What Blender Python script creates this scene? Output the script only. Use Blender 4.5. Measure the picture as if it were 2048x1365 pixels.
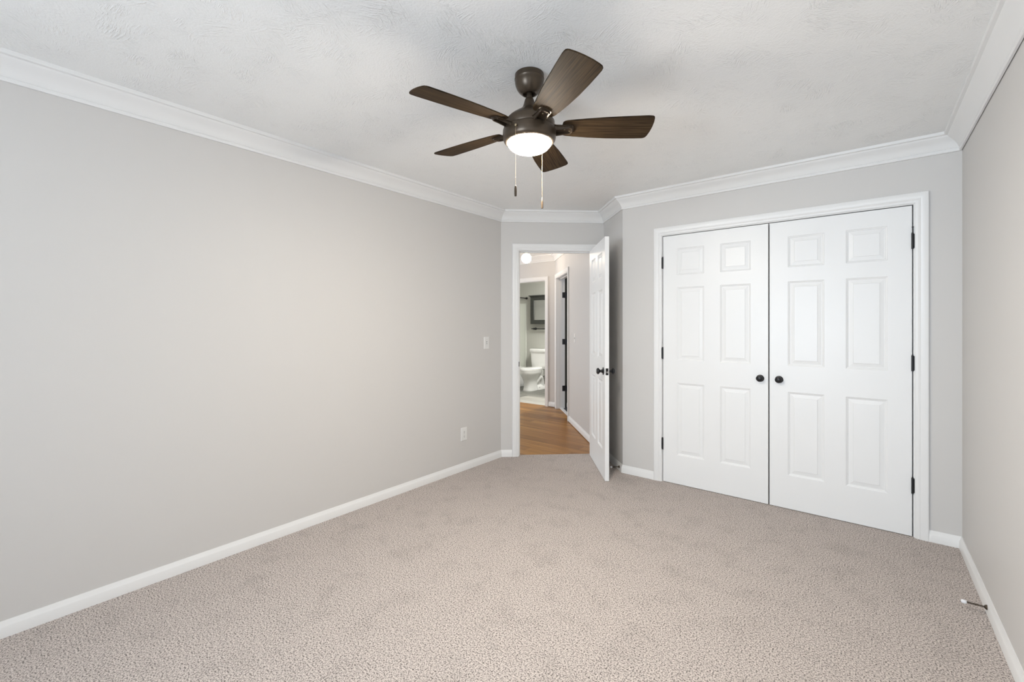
import bpy, bmesh, math, random
from mathutils import Vector, Matrix
random.seed(7)
PI = math.pi
S = bpy.context.scene
COL = S.collection
for o in list(bpy.data.objects):
    bpy.data.objects.remove(o)

# ------------------------------------------------------------------ camera
cam = bpy.data.cameras.new('camera')
cam.sensor_width = 36.0
cam.lens = 881.0 / 2048.0 * 36.0
cam.shift_y = -32.4 / 2048.0
cam.clip_start = 0.02
cam_o = bpy.data.objects.new('camera', cam)
COL.objects.link(cam_o)
cam_o.location = (0, 0, 1.325)
cam_o.rotation_euler = (PI / 2, 0, math.radians(38.73))
S.camera = cam_o

# ------------------------------------------------------------------ world, daylight, exposure
W = bpy.data.worlds.new('sky')
S.world = W
W.use_nodes = True
W.node_tree.nodes['Background'].inputs[0].default_value = (0.62, 0.78, 1.0, 1)
W.node_tree.nodes['Background'].inputs[1].default_value = 1.5
S.view_settings.view_transform = 'Standard'
S.view_settings.look = 'None'
S.view_settings.gamma = 1.0
S.view_settings.use_curve_mapping = False
S.view_settings.exposure = 0.01


def area_light(name, loc, rot, sx, sy, power, color):
    l = bpy.data.lights.new(name, 'AREA')
    l.shape = 'RECTANGLE'
    l.size, l.size_y = sx, sy
    l.energy = power
    l.color = color
    o = bpy.data.objects.new(name, l)
    COL.objects.link(o)
    o.location = loc
    o.rotation_euler = rot
    return o


DAY = 126
# daylight entering by the window behind the camera
area_light('window_daylight', (-1.05, -2.66, 1.24), (PI / 2 + math.radians(18), 0, math.radians(-30)), 1.50, 1.50, DAY, (0.76, 0.88, 1.0)).data.spread = math.radians(150)

# ------------------------------------------------------------------ materials
def new_mat(name):
    m = bpy.data.materials.new(name)
    m.use_nodes = True
    nt = m.node_tree
    return m, nt, nt.nodes['Principled BSDF']


def N(nt, t, **kw):
    n = nt.nodes.new(t)
    for k, v in kw.items():
        if k.startswith('i_'):
            key = k[2:]
            key = int(key) if key.isdigit() else key
            n.inputs[key].default_value = v
        else:
            setattr(n, k, v)
    return n


def bump(nt, bsdf, height, strength, dist):
    b = N(nt, 'ShaderNodeBump')
    b.inputs['Strength'].default_value = strength
    b.inputs['Distance'].default_value = dist
    nt.links.new(height, b.inputs['Height'])
    nt.links.new(b.outputs[0], bsdf.inputs['Normal'])
    return b


def plain(name, col, rough=0.5, metal=0.0, spec=0.5, nscale=0, nstr=0.0, ndist=0.001, var=0.0, vscale=3.0):
    m, nt, b = new_mat(name)
    b.inputs['Base Color'].default_value = (*col, 1)
    b.inputs['Roughness'].default_value = rough
    b.inputs['Metallic'].default_value = metal
    b.inputs['Specular IOR Level'].default_value = spec
    tc = N(nt, 'ShaderNodeTexCoord')
    if var:
        n = N(nt, 'ShaderNodeTexNoise', i_Scale=vscale, i_Detail=3.0)
        nt.links.new(tc.outputs['Object'], n.inputs['Vector'])
        r = N(nt, 'ShaderNodeValToRGB')
        r.color_ramp.elements[0].position = 0.3
        r.color_ramp.elements[1].position = 0.7
        r.color_ramp.elements[0].color = (*[c * (1 - var) for c in col], 1)
        r.color_ramp.elements[1].color = (*[min(1, c * (1 + var)) for c in col], 1)
        nt.links.new(n.outputs[0], r.inputs[0])
        nt.links.new(r.outputs[0], b.inputs['Base Color'])
    if nscale:
        n = N(nt, 'ShaderNodeTexNoise', i_Scale=nscale, i_Detail=3.0)
        nt.links.new(tc.outputs['Object'], n.inputs['Vector'])
        bump(nt, b, n.outputs[0], nstr, ndist)
    return m


M = {}
M['wall'] = plain('wall_paint', (0.645, 0.626, 0.606), 0.55, spec=0.35, nscale=160, nstr=0.08, ndist=0.0008)
M['trim'] = plain('trim_paint', (0.82, 0.815, 0.805), 0.34, spec=0.45, nscale=40, nstr=0.03, ndist=0.0008)
M['door'] = plain('door_paint', (0.85, 0.85, 0.845), 0.36, spec=0.45, nscale=60, nstr=0.06, ndist=0.0006)
M['black'] = plain('black_metal', (0.016, 0.016, 0.018), 0.38, metal=0.3, spec=0.5, nscale=200, nstr=0.03)
M['bronze'] = plain('dark_bronze', (0.075, 0.054, 0.036), 0.34, metal=0.5, spec=0.5, var=0.15, vscale=20)
M['steel'] = plain('steel', (0.6, 0.58, 0.55), 0.3, metal=1.0, nscale=200, nstr=0.02)
M['brass'] = plain('brass', (0.30, 0.23, 0.14), 0.45, metal=0.6, nscale=200, nstr=0.02)
M['plastic'] = plain('white_plastic', (0.8, 0.79, 0.77), 0.3, nscale=100, nstr=0.02)
M['slot'] = plain('dark_slot', (0.04, 0.04, 0.04), 0.6, nscale=100, nstr=0.02)
M['rubber'] = plain('white_rubber', (0.82, 0.82, 0.84), 0.5, nscale=100, nstr=0.02)
M['porcelain'] = plain('porcelain', (0.80, 0.80, 0.78), 0.12, nscale=10, nstr=0.01)
M['surround'] = plain('tub_surround', (0.66, 0.68, 0.62), 0.25, nscale=10, nstr=0.01)
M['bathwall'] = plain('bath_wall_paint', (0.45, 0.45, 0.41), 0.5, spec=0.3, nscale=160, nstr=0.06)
M['cabinet'] = plain('grey_painted_frame', (0.035, 0.037, 0.032), 0.5, nscale=60, nstr=0.1, var=0.2, vscale=25)
M['sidewall'] = plain('shade_darkened_wall_paint', (0.13, 0.125, 0.105), 0.55, nscale=160, nstr=0.06)  # dimness of the side room put into the wall colour
M['mirror'] = plain('mirror_glass', (0.85, 0.87, 0.86), 0.02, metal=1.0)
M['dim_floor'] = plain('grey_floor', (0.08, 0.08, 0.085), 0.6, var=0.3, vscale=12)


def emission(name, col, strength):
    m = bpy.data.materials.new(name)
    m.use_nodes = True
    nt = m.node_tree
    nt.nodes.clear()
    e = N(nt, 'ShaderNodeEmission')
    e.inputs[0].default_value = (*col, 1)
    e.inputs[1].default_value = strength
    o = N(nt, 'ShaderNodeOutputMaterial')
    nt.links.new(e.outputs[0], o.inputs[0])
    return m


M['lamp'] = emission('lit_globe', (1.0, 0.92, 0.80), 320.0)
M['hall_lamp'] = emission('lit_hall_globe', (1.0, 0.86, 0.70), 36.0)


def glass_mat():
    m = bpy.data.materials.new('window_glass')
    m.use_nodes = True
    nt = m.node_tree
    nt.nodes.clear()
    t = N(nt, 'ShaderNodeBsdfTransparent')
    g = N(nt, 'ShaderNodeBsdfGlossy')
    g.inputs['Roughness'].default_value = 0.02
    x = N(nt, 'ShaderNodeMixShader')
    x.inputs[0].default_value = 0.06
    o = N(nt, 'ShaderNodeOutputMaterial')
    nt.links.new(t.outputs[0], x.inputs[1])
    nt.links.new(g.outputs[0], x.inputs[2])
    nt.links.new(x.outputs[0], o.inputs[0])
    return m


M['glass'] = glass_mat()


def ceiling_mat():
    m, nt, b = new_mat('brushed_ceiling_paint')
    b.inputs['Base Color'].default_value = (0.91, 0.91, 0.90, 1)
    b.inputs['Roughness'].default_value = 0.6
    b.inputs['Specular IOR Level'].default_value = 0.3
    L = nt.links.new
    tc = N(nt, 'ShaderNodeTexCoord')
    total = None
    for sc, along, across, off in ((6.5, 26.0, 170.0, 0.0), (10.5, 34.0, 210.0, 3.7)):
        sh = N(nt, 'ShaderNodeVectorMath', operation='ADD')
        sh.inputs[1].default_value = (off, off * 1.7, 0)
        L(tc.outputs['Object'], sh.inputs[0])
        vo = N(nt, 'ShaderNodeTexVoronoi', voronoi_dimensions='2D', i_Scale=sc)
        L(sh.outputs[0], vo.inputs['Vector'])
        sep = N(nt, 'ShaderNodeSeparateColor')
        L(vo.outputs['Color'], sep.inputs[0])
        ang = N(nt, 'ShaderNodeMath', operation='MULTIPLY')
        ang.inputs[1].default_value = 6.283
        L(sep.outputs[0], ang.inputs[0])
        nz = N(nt, 'ShaderNodeTexNoise', i_Scale=9.0, i_Detail=1.0)
        L(sh.outputs[0], nz.inputs['Vector'])
        an2 = N(nt, 'ShaderNodeMath', operation='MULTIPLY_ADD')
        an2.inputs[1].default_value = 0.5
        L(nz.outputs[0], an2.inputs[0])
        L(ang.outputs[0], an2.inputs[2])
        rot = N(nt, 'ShaderNodeVectorRotate', rotation_type='Z_AXIS')
        L(sh.outputs[0], rot.inputs['Vector'])
        L(vo.outputs['Position'], rot.inputs['Center'])
        L(an2.outputs[0], rot.inputs['Angle'])
        mp = N(nt, 'ShaderNodeMapping')
        mp.inputs['Scale'].default_value = (along, across, 1)
        L(rot.outputs[0], mp.inputs['Vector'])
        st = N(nt, 'ShaderNodeTexNoise', i_Scale=1.0, i_Detail=2.0)
        L(mp.outputs[0], st.inputs['Vector'])
        r1 = N(nt, 'ShaderNodeMapRange')
        r1.inputs[1].default_value = 0.45
        r1.inputs[2].default_value = 0.75
        L(st.outputs[0], r1.inputs[0])
        mk = N(nt, 'ShaderNodeTexNoise', i_Scale=6.0, i_Detail=4.0)
        L(sh.outputs[0], mk.inputs['Vector'])
        r2 = N(nt, 'ShaderNodeMapRange')
        r2.inputs[1].default_value = 0.46
        r2.inputs[2].default_value = 0.66
        L(mk.outputs[0], r2.inputs[0])
        mu = N(nt, 'ShaderNodeMath', operation='MULTIPLY')
        L(r1.outputs[0], mu.inputs[0])
        L(r2.outputs[0], mu.inputs[1])
        if total is None:
            total = mu
        else:
            ad = N(nt, 'ShaderNodeMath', operation='MAXIMUM')
            L(total.outputs[0], ad.inputs[0])
            L(mu.outputs[0], ad.inputs[1])
            total = ad
    fine = N(nt, 'ShaderNodeTexNoise', i_Scale=130.0, i_Detail=3.0)
    L(tc.outputs['Object'], fine.inputs['Vector'])
    ma = N(nt, 'ShaderNodeMath', operation='MULTIPLY_ADD')
    ma.inputs[1].default_value = 0.55
    L(fine.outputs[0], ma.inputs[0])
    L(total.outputs[0], ma.inputs[2])
    bump(nt, b, ma.outputs[0], 0.75, 0.0032)
    return m


M['ceiling'] = ceiling_mat()


def carpet_mat():
    m, nt, b = new_mat('speckled_carpet')
    b.inputs['Roughness'].default_value = 0.95
    b.inputs['Specular IOR Level'].default_value = 0.1
    L = nt.links.new
    tc = N(nt, 'ShaderNodeTexCoord')
    n1 = N(nt, 'ShaderNodeTexNoise', i_Scale=165.0, i_Detail=3.0, i_Roughness=0.8)
    L(tc.outputs['Object'], n1.inputs['Vector'])
    r = N(nt, 'ShaderNodeValToRGB')
    e = r.color_ramp.elements
    e[0].position = 0.39
    e[0].color = (0.085, 0.073, 0.068, 1)
    e[1].position = 0.57
    e[1].color = (0.70, 0.628, 0.585, 1)
    e2 = r.color_ramp.elements.new(0.445)
    e2.color = (0.30, 0.262, 0.244, 1)
    e3 = r.color_ramp.elements.new(0.50)
    e3.color = (0.55, 0.488, 0.452, 1)
    L(n1.outputs[0], r.inputs[0])
    # pile lying in different directions: broad soft patches
    n2 = N(nt, 'ShaderNodeTexNoise', i_Scale=6.0, i_Detail=8.0, i_Roughness=0.65, i_Distortion=0.3)
    L(tc.outputs['Object'], n2.inputs['Vector'])
    r2 = N(nt, 'ShaderNodeMapRange')
    r2.inputs[1].default_value = 0.34
    r2.inputs[2].default_value = 0.50
    r2.inputs[3].default_value = 0.89
    r2.inputs[4].default_value = 1.0
    L(n2.outputs[0], r2.inputs[0])
    mx = N(nt, 'ShaderNodeVectorMath', operation='SCALE')
    L(r.outputs[0], mx.inputs[0])
    L(r2.outputs[0], mx.inputs['Scale'])
    L(mx.outputs[0], b.inputs['Base Color'])
    bump(nt, b, n1.outputs[0], 0.5, 0.003)
    return m


M['carpet'] = carpet_mat()


def plank_mat(name, c_dark, c_mid, c_light, width, length, rough):
    m, nt, b = new_mat(name)
    b.inputs['Roughness'].default_value = rough
    b.inputs['Specular IOR Level'].default_value = 0.3
    L = nt.links.new
    tc = N(nt, 'ShaderNodeTexCoord')
    br = N(nt, 'ShaderNodeTexBrick', offset=0.37, offset_frequency=2)
    br.inputs['Scale'].default_value = 1.0
    br.inputs['Brick Width'].default_value = length
    br.inputs['Row Height'].default_value = width
    br.inputs['Mortar Size'].default_value = 0.0012
    br.inputs['Bias'].default_value = 0.0
    br.inputs['Color1'].default_value = (0, 0, 0, 1)
    br.inputs['Color2'].default_value = (1, 1, 1, 1)
    br.inputs['Mortar'].default_value = (0.3, 0.3, 0.3, 1)
    L(tc.outputs['Object'], br.inputs['Vector'])
    mp = N(nt, 'ShaderNodeMapping')
    mp.inputs['Scale'].default_value = (1.6, 26.0, 1)
    L(tc.outputs['Object'], mp.inputs['Vector'])
    n = N(nt, 'ShaderNodeTexNoise', i_Scale=1.0, i_Detail=5.0, i_Distortion=0.8)
    L(mp.outputs[0], n.inputs['Vector'])
    ad = N(nt, 'ShaderNodeMath', operation='MULTIPLY_ADD')
    ad.inputs[1].default_value = 0.30
    L(br.outputs['Color'], ad.inputs[0])
    sc = N(nt, 'ShaderNodeMath', operation='MULTIPLY')
    sc.inputs[1].default_value = 0.72
    L(n.outputs[0], sc.inputs[0])
    L(sc.outputs[0], ad.inputs[2])
    r = N(nt, 'ShaderNodeValToRGB')
    e = r.color_ramp.elements
    e[0].position = 0.22
    e[0].color = (*c_dark, 1)
    e[1].position = 0.72
    e[1].color = (*c_light, 1)
    k = e.new(0.48)
    k.color = (*c_mid, 1)
    L(ad.outputs[0], r.inputs[0])
    mix = N(nt, 'ShaderNodeMix', data_type='RGBA')
    L(br.outputs['Fac'], mix.inputs[0])
    L(r.outputs[0], mix.inputs[6])
    mix.inputs[7].default_value = (*[c * 0.4 for c in c_dark], 1)
    L(mix.outputs[2], b.inputs['Base Color'])
    return m


M['oak'] = plank_mat('oak_planks', (0.15, 0.056, 0.011), (0.32, 0.140, 0.030), (0.47, 0.23, 0.058), 0.125, 1.2, 0.33)
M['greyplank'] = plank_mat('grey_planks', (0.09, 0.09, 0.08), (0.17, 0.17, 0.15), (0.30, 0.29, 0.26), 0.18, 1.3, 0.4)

M['paleplank'] = plank_mat('pale_planks', (0.34, 0.325, 0.29), (0.50, 0.485, 0.44), (0.62, 0.605, 0.56), 0.16, 1.3, 0.4)


def blade_mat():
    m, nt, b = new_mat('espresso_blade_wood')
    b.inputs['Roughness'].default_value = 0.6
    b.inputs['Specular IOR Level'].default_value = 0.06
    L = nt.links.new
    tc = N(nt, 'ShaderNodeTexCoord')
    mp = N(nt, 'ShaderNodeMapping')
    mp.inputs['Scale'].default_value = (7.0, 230.0, 1.0)
    L(tc.outputs['Object'], mp.inputs['Vector'])
    n = N(nt, 'ShaderNodeTexNoise', i_Scale=1.0, i_Detail=3.0, i_Distortion=0.5)
    L(mp.outputs[0], n.inputs['Vector'])
    r = N(nt, 'ShaderNodeValToRGB')
    r.color_ramp.elements[0].position = 0.35
    r.color_ramp.elements[1].position = 0.65
    r.color_ramp.elements[0].color = (0.021, 0.0135, 0.008, 1)
    r.color_ramp.elements[1].color = (0.062, 0.039, 0.020, 1)
    L(n.outputs[0], r.inputs[0])
    L(r.outputs[0], b.inputs['Base Color'])
    bump(nt, b, n.outputs[0], 0.25, 0.0008)
    return m


M['blade'] = blade_mat()

# ------------------------------------------------------------------ mesh helpers
def obj(name, bm, mat, parent=None, smooth=None):
    bmesh.ops.recalc_face_normals(bm, faces=bm.faces[:])
    me = bpy.data.meshes.new(name)
    if smooth is not None:
        for f in bm.faces:
            f.smooth = True
        for e in bm.edges:
            if len(e.link_faces) == 2 and e.calc_face_angle(0) > math.radians(smooth):
                e.smooth = False
    bm.to_mesh(me)
    bm.free()
    if isinstance(mat, (list, tuple)):
        for x in mat:
            me.materials.append(x)
    else:
        me.materials.append(mat)
    o = bpy.data.objects.new(name, me)
    COL.objects.link(o)
    if parent is not None:
        o.parent = parent
    return o


def tag(o, label=None, cat=None, kind=None, group=None):
    if label:
        o['label'] = label
    if cat:
        o['category'] = cat
    if kind:
        o['kind'] = kind
    if group:
        o['group'] = group
    return o


def thing(name, loc, label, cat, rotz=0.0, kind=None, group=None):
    o = bpy.data.objects.new(name, None)
    o.empty_display_size = 0.05
    COL.objects.link(o)
    o.location = loc
    o.rotation_euler = (0, 0, rotz)
    return tag(o, label, cat, kind, group)


def B():
    return bmesh.new()


class Frame:
    """a vertical plane: s runs along it, t out of it into the room, z up"""

    def __init__(self, a, b):
        self.a = Vector((a[0], a[1]))
        d = Vector((b[0] - a[0], b[1] - a[1]))
        self.len = d.length
        self.u = d.normalized()
        self.n = Vector((self.u.y, -self.u.x))  # right-hand side

    def p(self, s, t, z):
        q = self.a + self.u * s + self.n * t
        return Vector((q.x, q.y, z))


class Id:
    def p(self, s, t, z):
        return Vector((s, t, z))


ID = Id()


def box(bm, fr, s0, s1, t0, t1, z0, z1, bev=0.0):
    vs = [bm.verts.new(fr.p(s, t, z)) for z in (z0, z1) for s, t in ((s0, t0), (s1, t0), (s1, t1), (s0, t1))]
    fs = [bm.faces.new([vs[i] for i in q]) for q in
          ((0, 1, 2, 3), (4, 5, 6, 7), (0, 1, 5, 4), (1, 2, 6, 5), (2, 3, 7, 6), (3, 0, 4, 7))]
    if bev:
        es = list({e for f in fs for e in f.edges})
        bmesh.ops.bevel(bm, geom=es, offset=bev, segments=2, affect='EDGES', profile=0.6)


def lathe(bm, prof, seg=32, mat=None, cap=True):
    """prof: (radius, height) about local Z, placed by mat"""
    mat = mat or Matrix.Identity(4)
    rings = []
    for r, h in prof:
        if r < 1e-6:
            rings.append([bm.verts.new(mat @ Vector((0, 0, h)))])
        else:
            rings.append([bm.verts.new(mat @ Vector((r * math.cos(2 * PI * k / seg), r * math.sin(2 * PI * k / seg), h)))
                          for k in range(seg)])
    for A, C in zip(rings, rings[1:]):
        for k in range(seg):
            j = (k + 1) % seg
            if len(A) == 1 and len(C) == 1:
                continue
            if len(A) == 1:
                bm.faces.new([A[0], C[k], C[j]])
            elif len(C) == 1:
                bm.faces.new([A[k], A[j], C[0]])
            else:
                bm.faces.new([A[k], A[j], C[j], C[k]])
    if cap:
        for R in (rings[0], rings[-1]):
            if len(R) > 1:
                bm.faces.new(R)


def tube(bm, pts, r, seg=10):
    pts = [Vector(p) for p in pts]
    rings = []
    for i, p in enumerate(pts):
        d = (pts[min(i + 1, len(pts) - 1)] - pts[max(i - 1, 0)]).normalized()
        x = d.orthogonal().normalized() if i == 0 else (rings_x - d * rings_x.dot(d)).normalized()
        rings_x = x
        y = d.cross(x)
        rr = r[i] if isinstance(r, (list, tuple)) else r
        rings.append([bm.verts.new(p + (x * math.cos(2 * PI * k / seg) + y * math.sin(2 * PI * k / seg)) * rr) for k in range(seg)])
    for A, C in zip(rings, rings[1:]):
        for k in range(seg):
            j = (k + 1) % seg
            bm.faces.new([A[k], A[j], C[j], C[k]])
    bm.faces.new(rings[0])
    bm.faces.new(rings[-1])


def loft(bm, rings, cap=True):
    R = [[bm.verts.new(Vector(p)) for p in ring] for ring in rings]
    n = len(R[0])
    for A, C in zip(R, R[1:]):
        for k in range(n):
            j = (k + 1) % n
            bm.faces.new([A[k], A[j], C[j], C[k]])
    if cap:
        bm.faces.new(R[0])
        bm.faces.new(R[-1])


def rot_to(direction, loc):
    d = Vector(direction).normalized()
    q = Vector((0, 0, 1)).rotation_difference(d)
    return Matrix.Translation(Vector(loc)) @ q.to_matrix().to_4x4()


def sweep_floor(bm, pts, i, prof, mitre_a=True, mitre_b=True):
    """run of moulding on the room side of pts[i]->pts[i+1], profile (out, z)"""
    a, b = Vector(pts[i]), Vector(pts[i + 1])
    u = (b - a).normalized()
    n = Vector((u.y, -u.x))

    def m(at, other_u):
        n2 = Vector((other_u.y, -other_u.x))
        k = (n + n2)
        return k / k.dot(n)
    ma = n
    mb = n
    if mitre_a and i > 0:
        ma = m(a, (a - Vector(pts[i - 1])).normalized())
    if mitre_b and i + 2 < len(pts):
        mb = m(b, (Vector(pts[i + 2]) - b).normalized())
    A = [bm.verts.new((a.x + ma.x * o, a.y + ma.y * o, z)) for o, z in prof]
    C = [bm.verts.new((b.x + mb.x * o, b.y + mb.y * o, z)) for o, z in prof]
    k = len(prof)
    for j in range(k):
        q = (j + 1) % k
        bm.faces.new([A[j], A[q], C[q], C[j]])
    bm.faces.new(A)
    bm.faces.new(C)


def casing(bm, fr, s0, s1, ztop, prof, zbot=0.0, sign=1):
    """mitred door casing round an opening; profile (away from opening, proud of wall)"""
    def path(w):
        return [(s0 - w, zbot), (s0 - w, ztop + w), (s1 + w, ztop + w), (s1 + w, zbot)]
    rows = [[bm.verts.new(fr.p(s, t * sign, z)) for s, z in path(w)] for w, t in prof]
    k = len(rows)
    for j in range(k):
        q = (j + 1) % k
        for i in range(3):
            bm.faces.new([rows[j][i], rows[j][i + 1], rows[q][i + 1], rows[q][i]])
    bm.faces.new([r[0] for r in rows])
    bm.faces.new([r[3] for r in rows])


# ------------------------------------------------------------------ plan of the place
H = 2.4664
RL = (-2.8556, -2.30)          # rear left
LD = (-2.8556, 3.383)          # left wall meets the doorway wall
DR = (-2.079, 4.089)           # doorway wall meets the short return wall
RC = (-1.699, 3.7067)          # return wall meets the closet wall
CR = (0.4485, 3.7067)          # closet wall meets the right wall
RR = (0.4485, -2.30)           # rear right
ROOM = [RL, LD, DR, RC, CR, RR]
fL, fD, fR, fC, fRt, fB = [Frame(ROOM[i], ROOM[(i + 1) % 6]) for i in range(6)]
HB = (-3.914, 6.0)             # hall corner between bathroom wall and side-door wall
fH = Frame(HB, (-2.4076, 4.422))
TH = 0.115
# where the side-door wall reaches the back of the doorway wall
num = (fD.n.dot(fD.a - fH.a) - TH) / fD.n.dot(fH.u)
H1LEN = num
fBa = Frame((-6.6, 6.0), HB)   # hall face of the bathroom wall
BASE = [(0, 0.068), (0.004, 0.068), (0.0055, 0.0635), (0.0125, 0.048), (0.0145, 0.044), (0.0155, -0.004), (0, -0.004)]
CROWN = [(0, 2.359), (0.012, 2.359), (0.0155, 2.366), (0.0145, 2.374), (0.0115, 2.377), (0.0155, 2.381), (0.019, 2.388),
         (0.024, 2.398), (0.032, 2.410), (0.043, 2.421), (0.054, 2.430), (0.063, 2.437), (0.068, 2.443), (0.070, 2.447),
         (0.083, 2.449), (0.085, 2.453), (0.085, H), (0, H)]
CASE = [(0, 0), (0, 0.009), (0.003, 0.011), (0.014, 0.0125), (0.019, 0.0155), (0.028, 0.0145), (0.036, 0.0165), (0.052, 0.0185),
        (0.060, 0.0175), (0.064, 0.0150), (0.0655, 0.0)]

# ------------------------------------------------------------------ floors
bm = B()
ein, thr = -0.045, 0.0
carpet_pts = [RL, LD, tuple(fD.p(0.18, 0, 0).xy), tuple(fD.p(0.18, ein, 0).xy), tuple(fD.p(0.942, ein, 0).xy), tuple(fD.p(0.942, 0, 0).xy),
              DR, RC, (-1.45, 3.7067), (-1.45, 4.38), (0.4485, 4.38), CR, RR]
top = [bm.verts.new((x, y, 0.0)) for x, y in carpet_pts]
low = [bm.verts.new((x, y, -0.02)) for x, y in carpet_pts]
bm.faces.new(top)
bm.faces.new(low)
for k in range(len(top)):
    j = (k + 1) % len(top)
    bm.faces.new([top[k], top[j], low[j], low[k]])
bmesh.ops.triangulate(bm, faces=[f for f in bm.faces if len(f.verts) > 4])
tag(obj('floor', bm, M['carpet']), 'speckled beige carpet covering the bedroom floor', 'carpet', 'structure')

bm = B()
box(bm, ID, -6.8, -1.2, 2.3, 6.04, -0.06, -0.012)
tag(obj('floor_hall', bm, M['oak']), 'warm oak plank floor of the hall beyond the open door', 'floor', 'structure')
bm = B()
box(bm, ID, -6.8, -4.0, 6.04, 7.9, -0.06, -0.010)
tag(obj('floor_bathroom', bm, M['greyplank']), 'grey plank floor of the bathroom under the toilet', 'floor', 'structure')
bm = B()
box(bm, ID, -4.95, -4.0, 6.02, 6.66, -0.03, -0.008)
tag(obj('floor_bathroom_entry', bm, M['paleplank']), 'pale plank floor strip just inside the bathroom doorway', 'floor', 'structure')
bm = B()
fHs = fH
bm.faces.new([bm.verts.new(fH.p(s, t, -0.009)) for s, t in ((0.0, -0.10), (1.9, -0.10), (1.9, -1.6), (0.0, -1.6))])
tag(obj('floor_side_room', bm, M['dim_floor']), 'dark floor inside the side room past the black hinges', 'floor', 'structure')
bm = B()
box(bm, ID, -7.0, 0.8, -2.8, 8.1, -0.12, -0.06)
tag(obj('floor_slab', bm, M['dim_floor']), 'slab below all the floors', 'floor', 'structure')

# ------------------------------------------------------------------ ceiling
bm = B()
box(bm, ID, -7.0, 0.8, -2.8, 8.1, H, H + 0.06)
tag(obj('ceiling', bm, M['ceiling']), 'white ceiling with brushed plaster texture', 'ceiling', 'structure')

# ------------------------------------------------------------------ walls
def wall(name, fr, s0, s1, label, openings=(), th=TH, mat='wall', zlo=-0.06, zhi=H + 0.01, back=-1):
    """plain wall with openings (sa, sb, za, zb) cut out, thickness away from the room"""
    bm = B()
    t0, t1 = 0.0, back * th
    x = s0
    for sa, sb, za, zb in sorted(openings):
        box(bm, fr, x, sa, t0, t1, zlo, zhi)
        box(bm, fr, sa, sb, t0, t1, zb, zhi)
        if za > zlo:
            box(bm, fr, sa, sb, t0, t1, zlo, za)
        x = sb
    box(bm, fr, x, s1, t0, t1, zlo, zhi)
    return tag(obj(name, bm, M[mat]), label, 'wall', 'structure')


D0, D1, DT = 0.172, 0.948, 2.083          # rough opening of the bedroom doorway along the diagonal wall
C0, C1, CT = -1.352 + 1.699, 0.246 + 1.699, 2.088   # closet opening
WX0, WX1, WZ0, WZ1 = 0.4485 - (-0.30), 0.4485 - (-1.80), 0.52, 2.05
wall('wall_left', fL, -0.12, fL.len + 0.04, 'long bare greige wall left of the doorway')
wall('wall_doorway', fD, 0, fD.len, 'short diagonal greige wall around the open doorway', [(D0, D1, -0.06, DT)])
wall('wall_return', fR, 0, fR.len, 'narrow greige return wall hidden behind the open door', th=0.09)
wall('wall_closet', fC, 0, fC.len, 'greige wall around the white double closet doors', [(C0, C1, -0.06, CT)])
wall('wall_right', fRt, -0.8, fRt.len + 0.12, 'greige wall at the right edge beside the closet')
wall('wall_rear', fB, -0.12, fB.len + 0.12, 'greige window wall behind the camera', [(WX0, WX1, WZ0, WZ1)])
# closet interior
bm = B()
box(bm, ID, -1.50, 0.55, 4.38, 4.46, -0.06, H)
box(bm, ID, -1.53, -1.45, 3.80, 4.38, -0.06, H)
tag(obj('wall_closet_interior', bm, M['wall']), 'inside walls of the closet behind the double doors', 'wall', 'structure')
# hall
S0, S1, ST = 0.095, 0.975, 2.072
B0, B1, BT = 6.6 - 4.885, 6.6 - 4.105, 2.062
wall('wall_hall_right', fH, 0.0, H1LEN, 'hall wall with the side doorway and a light switch', [(S0, S1, -0.06, ST)], th=0.135)
wall('wall_bathroom', fBa, -0.2, fBa.len + 0.02, 'hall wall around the bathroom doorway', [(B0, B1, -0.06, BT)], th=0.11)
bm = B()
box(bm, ID, -6.9, -2.97, 2.2, 2.3, -0.06, H)
box(bm, ID, -6.9, -6.8, 2.2, 6.0, -0.06, H)
tag(obj('wall_hall_left', bm, M['wall']), 'far side walls of the hall out of sight', 'wall', 'structure')
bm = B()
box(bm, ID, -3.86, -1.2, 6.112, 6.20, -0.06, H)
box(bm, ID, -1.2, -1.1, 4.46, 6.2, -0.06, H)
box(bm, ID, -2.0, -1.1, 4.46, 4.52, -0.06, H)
tag(obj('wall_side_room', bm, M['sidewall']), 'side room wall with shade put into its colour, glimpsed past the hinges', 'wall', 'structure')
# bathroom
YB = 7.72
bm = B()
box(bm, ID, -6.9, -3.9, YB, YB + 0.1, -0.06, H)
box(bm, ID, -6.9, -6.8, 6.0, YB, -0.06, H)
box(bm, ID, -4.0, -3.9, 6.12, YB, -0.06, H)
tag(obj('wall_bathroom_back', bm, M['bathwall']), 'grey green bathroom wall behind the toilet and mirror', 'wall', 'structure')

# ------------------------------------------------------------------ crown mouldings
CYC = [ROOM[-1]] + ROOM + [ROOM[0], ROOM[1]]
CN = ['white crown moulding along the left wall', 'white crown moulding above the open doorway',
      'short white crown moulding above the return wall', 'white crown moulding above the closet doors',
      'white crown moulding along the right wall', 'white crown moulding on the rear wall']
for i in range(6):
    bm = B()
    sweep_floor(bm, CYC, i + 1, CROWN if i != 4 else [(max(o, 0.0035), z) for o, z in CROWN])
    tag(obj('trim_%d' % (i + 1), bm, M['trim'], smooth=24), CN[i], 'crown moulding', 'structure')
# hall crown: bathroom wall, then the side-door wall
HP = [(-6.7, 6.0), HB, tuple(fH.p(H1LEN, 0, 0).xy)]
for i, lab in enumerate(('white crown moulding above the bathroom doorway in the hall', 'white crown moulding along the hall side wall')):
    bm = B()
    sweep_floor(bm, HP, i, CROWN)
    tag(obj('trim_%d' % (7 + i), bm, M['trim'], smooth=24), lab, 'crown moulding', 'structure')

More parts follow.
